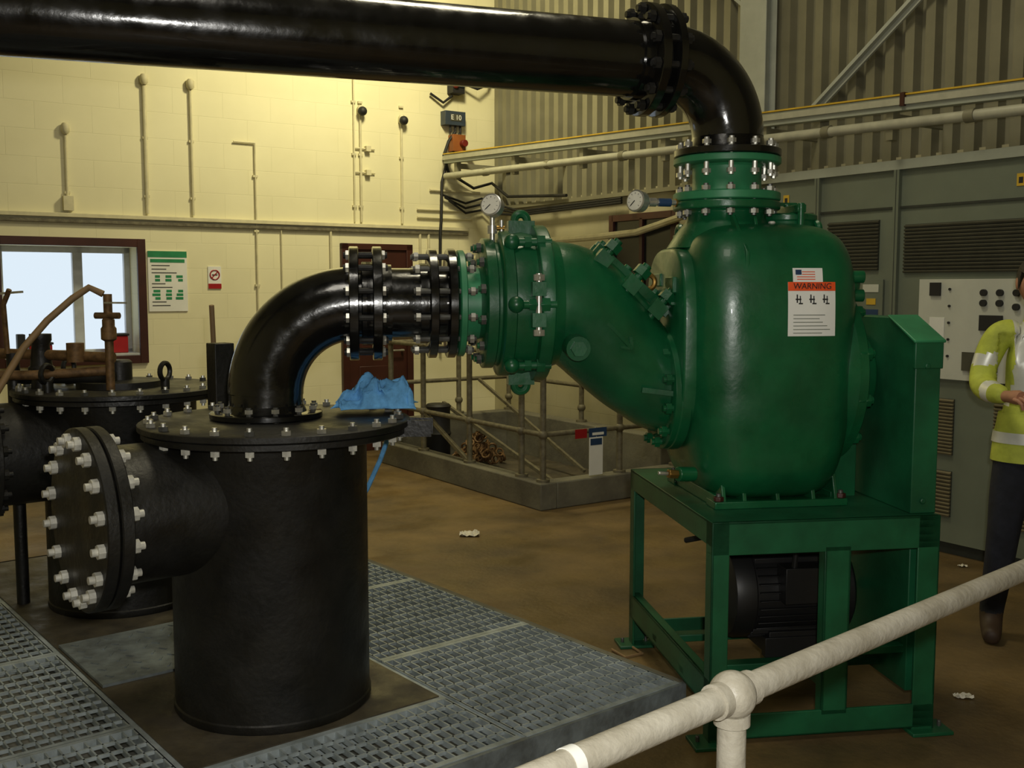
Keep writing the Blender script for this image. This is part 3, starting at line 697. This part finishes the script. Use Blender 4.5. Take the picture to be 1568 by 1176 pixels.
# ------------------------------------------------------------------ rag
me=bpy.data.meshes.new('blue_rag'); bm=bmesh.new(); bmesh.ops.create_grid(bm,x_segments=70,y_segments=60,size=.5)
for v in bm.verts:
    x,y_=v.co.x,v.co.y
    f=noise.noise(V((x*3.2,y_*3.2,1.3))); g=noise.noise(V((x*7+4,y_*6,2.))); k=noise.noise(V((x*13,y_*13,5.)))
    e=max(0,1-(2*abs(x))**4)*max(0,1-(2*abs(y_))**4)
    h=(.055+f*.09+(.5-abs(g))*.08+k*.03)*e
    v.co=V((x*.29+f*.05+g*.03,y_*.20+g*.05,max(.004,.008+h)))
bm.to_mesh(me); bm.free(); me.materials.append(M_rag)
for p in me.polygons: p.use_smooth=True
o=bpy.data.objects.new('blue_rag',me); sc.collection.objects.link(o); o.location=(-.525,3.98,1.168); o.rotation_euler=(0,0,.15)
sd=o.modifiers.new('s','SOLIDIFY'); sd.thickness=.003
b=B('blue_hose'); b.tube([(-.47,4.24,1.12),(-.50,4.24,1.04),(-.545,4.25,.92),(-.60,4.25,.80),(-.72,4.25,.6),(-.75,4.3,.12)],.010,M_rag,8); b.done()

# litter
def litter(name,x,y_,s_):
    b=B(name); vs=[];n=9
    for j in range(n):
        for i in range(n):
            u=(i/(n-1)-.5);v=(j/(n-1)-.5); vs.append(V((x+u*s_,y_+v*s_*.7,.004+abs(noise.noise(V((u*6+x,v*6,y_))))*s_*.4)))
    fs=[(j*n+i,j*n+i+1,(j+1)*n+i+1,(j+1)*n+i) for j in range(n-1) for i in range(n-1)]
    b.add(vs,fs,M_pap); return b.done()
litter('paper_litter',-.28,6.74,.13); litter('paper_litter.001',2.64,5.97,.05); litter('paper_litter.002',1.80,4.02,.07)
b=B('floor_cable'); b.tube([(.45,4.55,.008),(.50,4.45,.008),(.58,4.5,.008),(.53,4.62,.008),(.62,4.78,.008),(.8,4.9,.008)],.006,M_hose,8); b.done()

# ------------------------------------------------------------------ person
def skin(name,vs,rs,es,sub=2):
    me=bpy.data.meshes.new(name); me.from_pydata([V(v) for v in vs],es,[]); 
    o=bpy.data.objects.new(name,me); sc.collection.objects.link(o)
    sk=o.modifiers.new('sk','SKIN'); 
    for i,r in enumerate(rs):
        q=me.skin_vertices[0].data[i]; q.radius=(r,r) if not isinstance(r,tuple) else r
        q.use_root=(i==0)
    sk.use_smooth_shade=True
    ss=o.modifiers.new('ss','SUBSURF'); ss.levels=sub; ss.render_levels=sub
    dg=bpy.context.evaluated_depsgraph_get(); m2=bpy.data.meshes.new_from_object(o.evaluated_get(dg))
    bpy.data.objects.remove(o); m2.name=name
    o=bpy.data.objects.new(name,m2); sc.collection.objects.link(o)
    for p in m2.polygons: p.use_smooth=True
    return o
M_skin=mat('skin',(.42,.20,.12),.5,0,.08,20); M_hair=mat('dark_hair',(.02,.014,.01),.6,0,.3,60,.5,120)
M_hv=mat('hi_vis_yellow',(.50,.56,.07),.7,0,.2,9,.5,14); M_silver=mat('reflective_tape',(.76,.77,.70),.35,.2,.05,20)
M_trou=mat('navy_trousers',(.010,.012,.020),.85,0,.3,15,.3,30); M_boot=mat('brown_boot',(.05,.028,.015),.6)
vs=[(0,0,.95),(0,0,1.08),(0,-.005,1.22),(0,-.005,1.36),(0,0,1.47),(0,-.01,1.55),
    (-.11,0,1.44),(-.185,.01,1.425),(-.235,-.0,1.30),(-.265,-.03,1.19),(-.25,-.15,1.165),(-.215,-.27,1.16),
    (.11,0,1.44),(.195,.01,1.425),(.25,.0,1.28),(.27,.0,1.15),(.25,-.08,1.03),(.22,-.16,.93),
    (-.10,0,.88),(-.12,-.01,.70),(-.14,-.02,.50),(-.155,0,.28),(-.17,.02,.10),(-.18,-.05,.045),(-.20,-.15,.035),
    (.10,0,.88),(.12,-.01,.70),(.13,-.01,.50),(.135,.02,.28),(.14,.04,.10),(.15,-.03,.045),(.16,-.13,.035)]
rs=[.155,.15,.155,.16,.09,.055,.09,.085,.072,.064,.055,.038,.09,.085,.072,.064,.055,.036,
    .105,.092,.076,.066,.056,.050,.040,.105,.092,.076,.066,.056,.050,.040]
es=[(0,1),(1,2),(2,3),(3,4),(4,5),(3,6),(6,7),(7,8),(8,9),(9,10),(10,11),(3,12),(12,13),(13,14),(14,15),(15,16),(16,17),
    (0,18),(18,19),(19,20),(20,21),(21,22),(22,23),(23,24),(0,25),(25,26),(26,27),(27,28),(28,29),(29,30),(30,31)]
root=bpy.data.objects.new('person_in_hi_vis_jacket',None); sc.collection.objects.link(root)
body=skin('body',vs,rs,es,3)
me=body.data
for m in(M_hv,M_silver,M_trou,M_boot,M_skin): me.materials.append(m)
for v in me.vertices:
    c=v.co
    if abs(c.x)<.2 and .85<c.z<1.42: c.y*=.80; c.x*=1.08
    if c.z<.03: c.z=max(c.z,.004)
for p in me.polygons:
    c=p.center; k=0
    arm=abs(c.x)>.205 and c.z>.85
    if c.z<.86 and abs(c.x)<.25: k=2
    if c.z<.12: k=3
    if c.z>1.535: k=4
    if k==0:
        if arm:
            if (1.28<c.z<1.335) or (c.x<0 and -.20<c.y<-.15 and c.z<1.25): k=1
        else:
            if 1.10<c.z<1.15 or .93<c.z<.975: k=1
            elif .09<abs(c.x)<.14 and c.z>1.15: k=1
    p.material_index=k
body.parent=root
b=B('jacket_hem')
def oval(z,rx,ry,cy=0,n=32): return [V((rx*math.cos(2*pi*k/n),cy+ry*math.sin(2*pi*k/n),z)) for k in range(n)]
b.rings([oval(.84,.205,.15),oval(.90,.20,.145),oval(.98,.19,.138),oval(1.06,.178,.13)],M_hv,caps=False)
b.rings([oval(.925,.203,.148),oval(.975,.197,.144)],M_silver,caps=False)
b.rings([oval(1.49,.085,.075,-.0),oval(1.53,.078,.07,-.005),oval(1.56,.075,.068,-.01)],M_hv,caps=False)
b.bx(-.004,.004,-.155,-.125,.86,1.4,M_trou)
b.done(parent=root,recalc=True)
b=B('head')
hc=V((-.045,-.015,1.655))
R=[];q=18;n=28
for i in range(q+1):
    a=pi*i/q; zz=-math.cos(a); rr=max(math.sin(a),.002); ring=[]
    for k in range(n):
        t=2*pi*k/n; x=rr*math.cos(t)*.077; y_=rr*math.sin(t)*.098
        if zz<-.2: x*=1-.28*(-zz-.2); y_*=(1-.2*(-zz-.2))
        if zz<-.2 and y_<0: y_-=.008
        ring.append(hc+V((x,y_,zz*.118)))
    R.append(ring)
b.rings(R,M_skin)
b.tube([hc+V((0,-.093,.022)),hc+V((0,-.108,-.005)),hc+V((0,-.118,-.026)),hc+V((0,-.098,-.036))],[.008,.011,.016,.010],M_skin,10)
for sx in(-1,1):
    b.sph(hc+V((sx*.031,-.083,.012)),.013,M_white,n=12,q=8); b.sph(hc+V((sx*.031,-.094,.012)),.0055,M_txt,n=8,q=6)
    b.tube([hc+V((sx*.015,-.096,.033)),hc+V((sx*.033,-.094,.038)),hc+V((sx*.05,-.083,.032))],.004,M_hair,6)
    b.sph(hc+V((sx*.078,.005,-.005)),.03,M_skin,(.3,.6,1),n=12,q=8)
b.tube([hc+V((-.025,-.088,-.062)),hc+V((0,-.097,-.060)),hc+V((.025,-.088,-.062))],[.004,.008,.004],mat('lips',(.35,.12,.09),.5),8)
R=[]
for i in range(10):
    a=pi*(.42+.58*i/9); zz=-math.cos(a); rr=max(math.sin(a),.002); ring=[]
    for k in range(n):
        t=2*pi*k/n; x=rr*math.cos(t)*.084; y_=rr*math.sin(t)*.104; z_=zz*.126
        if y_<-.03: z_=max(z_,.045+.02*noise.noise(V((x*40,0,0))))
        ring.append(hc+V((x,y_+.006,z_)))
    R.append(ring)
b.rings(R,M_hair,caps=True)
b.done(parent=root)
def hand(name,wr,fw,up,side):
    wr=V(wr);fw=V(fw).normalized();up=V(up).normalized();sd=fw.cross(up).normalized()*side
    b=B(name); 
    b.tube([wr-fw*.03,wr,wr+fw*.03,wr+fw*.06,wr+fw*.085],[.026,.026,.030,.032,.026],M_skin,14)
    for i,(o_,L) in enumerate(((-.030,.068),(-.010,.078),(.010,.073),(.029,.058))):
        p=wr+fw*.075+sd*o_; c=-up
        b.tube([p,p+fw*L*.45+c*.006,p+fw*L*.75+c*L*.35,p+fw*L*.7+c*L*.75],[.0105,.0095,.0085,.007],M_skin,10)
    p=wr+fw*.03-sd*.025
    b.tube([p,p-sd*.022+fw*.022,p-sd*.026+fw*.05-up*.012,p-sd*.015+fw*.07-up*.022],[.014,.012,.010,.008],M_skin,10)
    b.done(parent=root)
hand('hand_right',(-.205,-.30,1.16),(.35,-1,.05),(-.3,0,1),1)
hand('hand_left',(.215,-.175,.91),(-.1,-.5,-1),(.8,-.3,.1),-1)
root.location=(2.415,4.72,0); root.rotation_euler=(0,0,math.radians(-12))

# ------------------------------------------------------------------ lights / world / camera
w=bpy.data.worlds.new('World'); sc.world=w; w.use_nodes=True
w.node_tree.nodes['Background'].inputs['Color'].default_value=(.78,.90,1,1); w.node_tree.nodes['Background'].inputs['Strength'].default_value=.95
def area(name,loc,target,size,power,col,sy=None):
    l=bpy.data.lights.new(name,'AREA'); l.size=size; l.energy=power; l.color=col
    if sy: l.shape='RECTANGLE'; l.size_y=sy
    o=bpy.data.objects.new(name,l); sc.collection.objects.link(o); o.location=loc
    o.rotation_euler=(V(target)-V(loc)).to_track_quat('-Z','Y').to_euler(); return o
def rw(s,t,z): return ROOM@V((s,t,z))
area('lamp_high_bay_back',rw(1.9,2.2,4.9),rw(1.7,0,2.9),.5,105,(1,.90,.55))
area('lamp_high_bay_mid',(0.2,5.2,5.8),(0.2,5.2,0),1.0,68,(1,.91,.64))
area('soft_fill_front',(-.8,1.0,5.7),(0.2,3.5,0.5),1.2,42,(1,.94,.8))  # added soft fill above the camera, no lamp fixture behind it
area('lamp_camera_flash',(.06,.02,1.74),(.2,4,1.3),.06,46,(1,.98,.92))
cam=bpy.data.cameras.new('cam'); cam.sensor_width=36; cam.lens=36*1950/1920; cam.clip_start=.05
co=bpy.data.objects.new('camera',cam); sc.collection.objects.link(co); co.location=(0,0,1.63)
co.rotation_euler=(math.radians(90-5.3),0,0); sc.camera=co
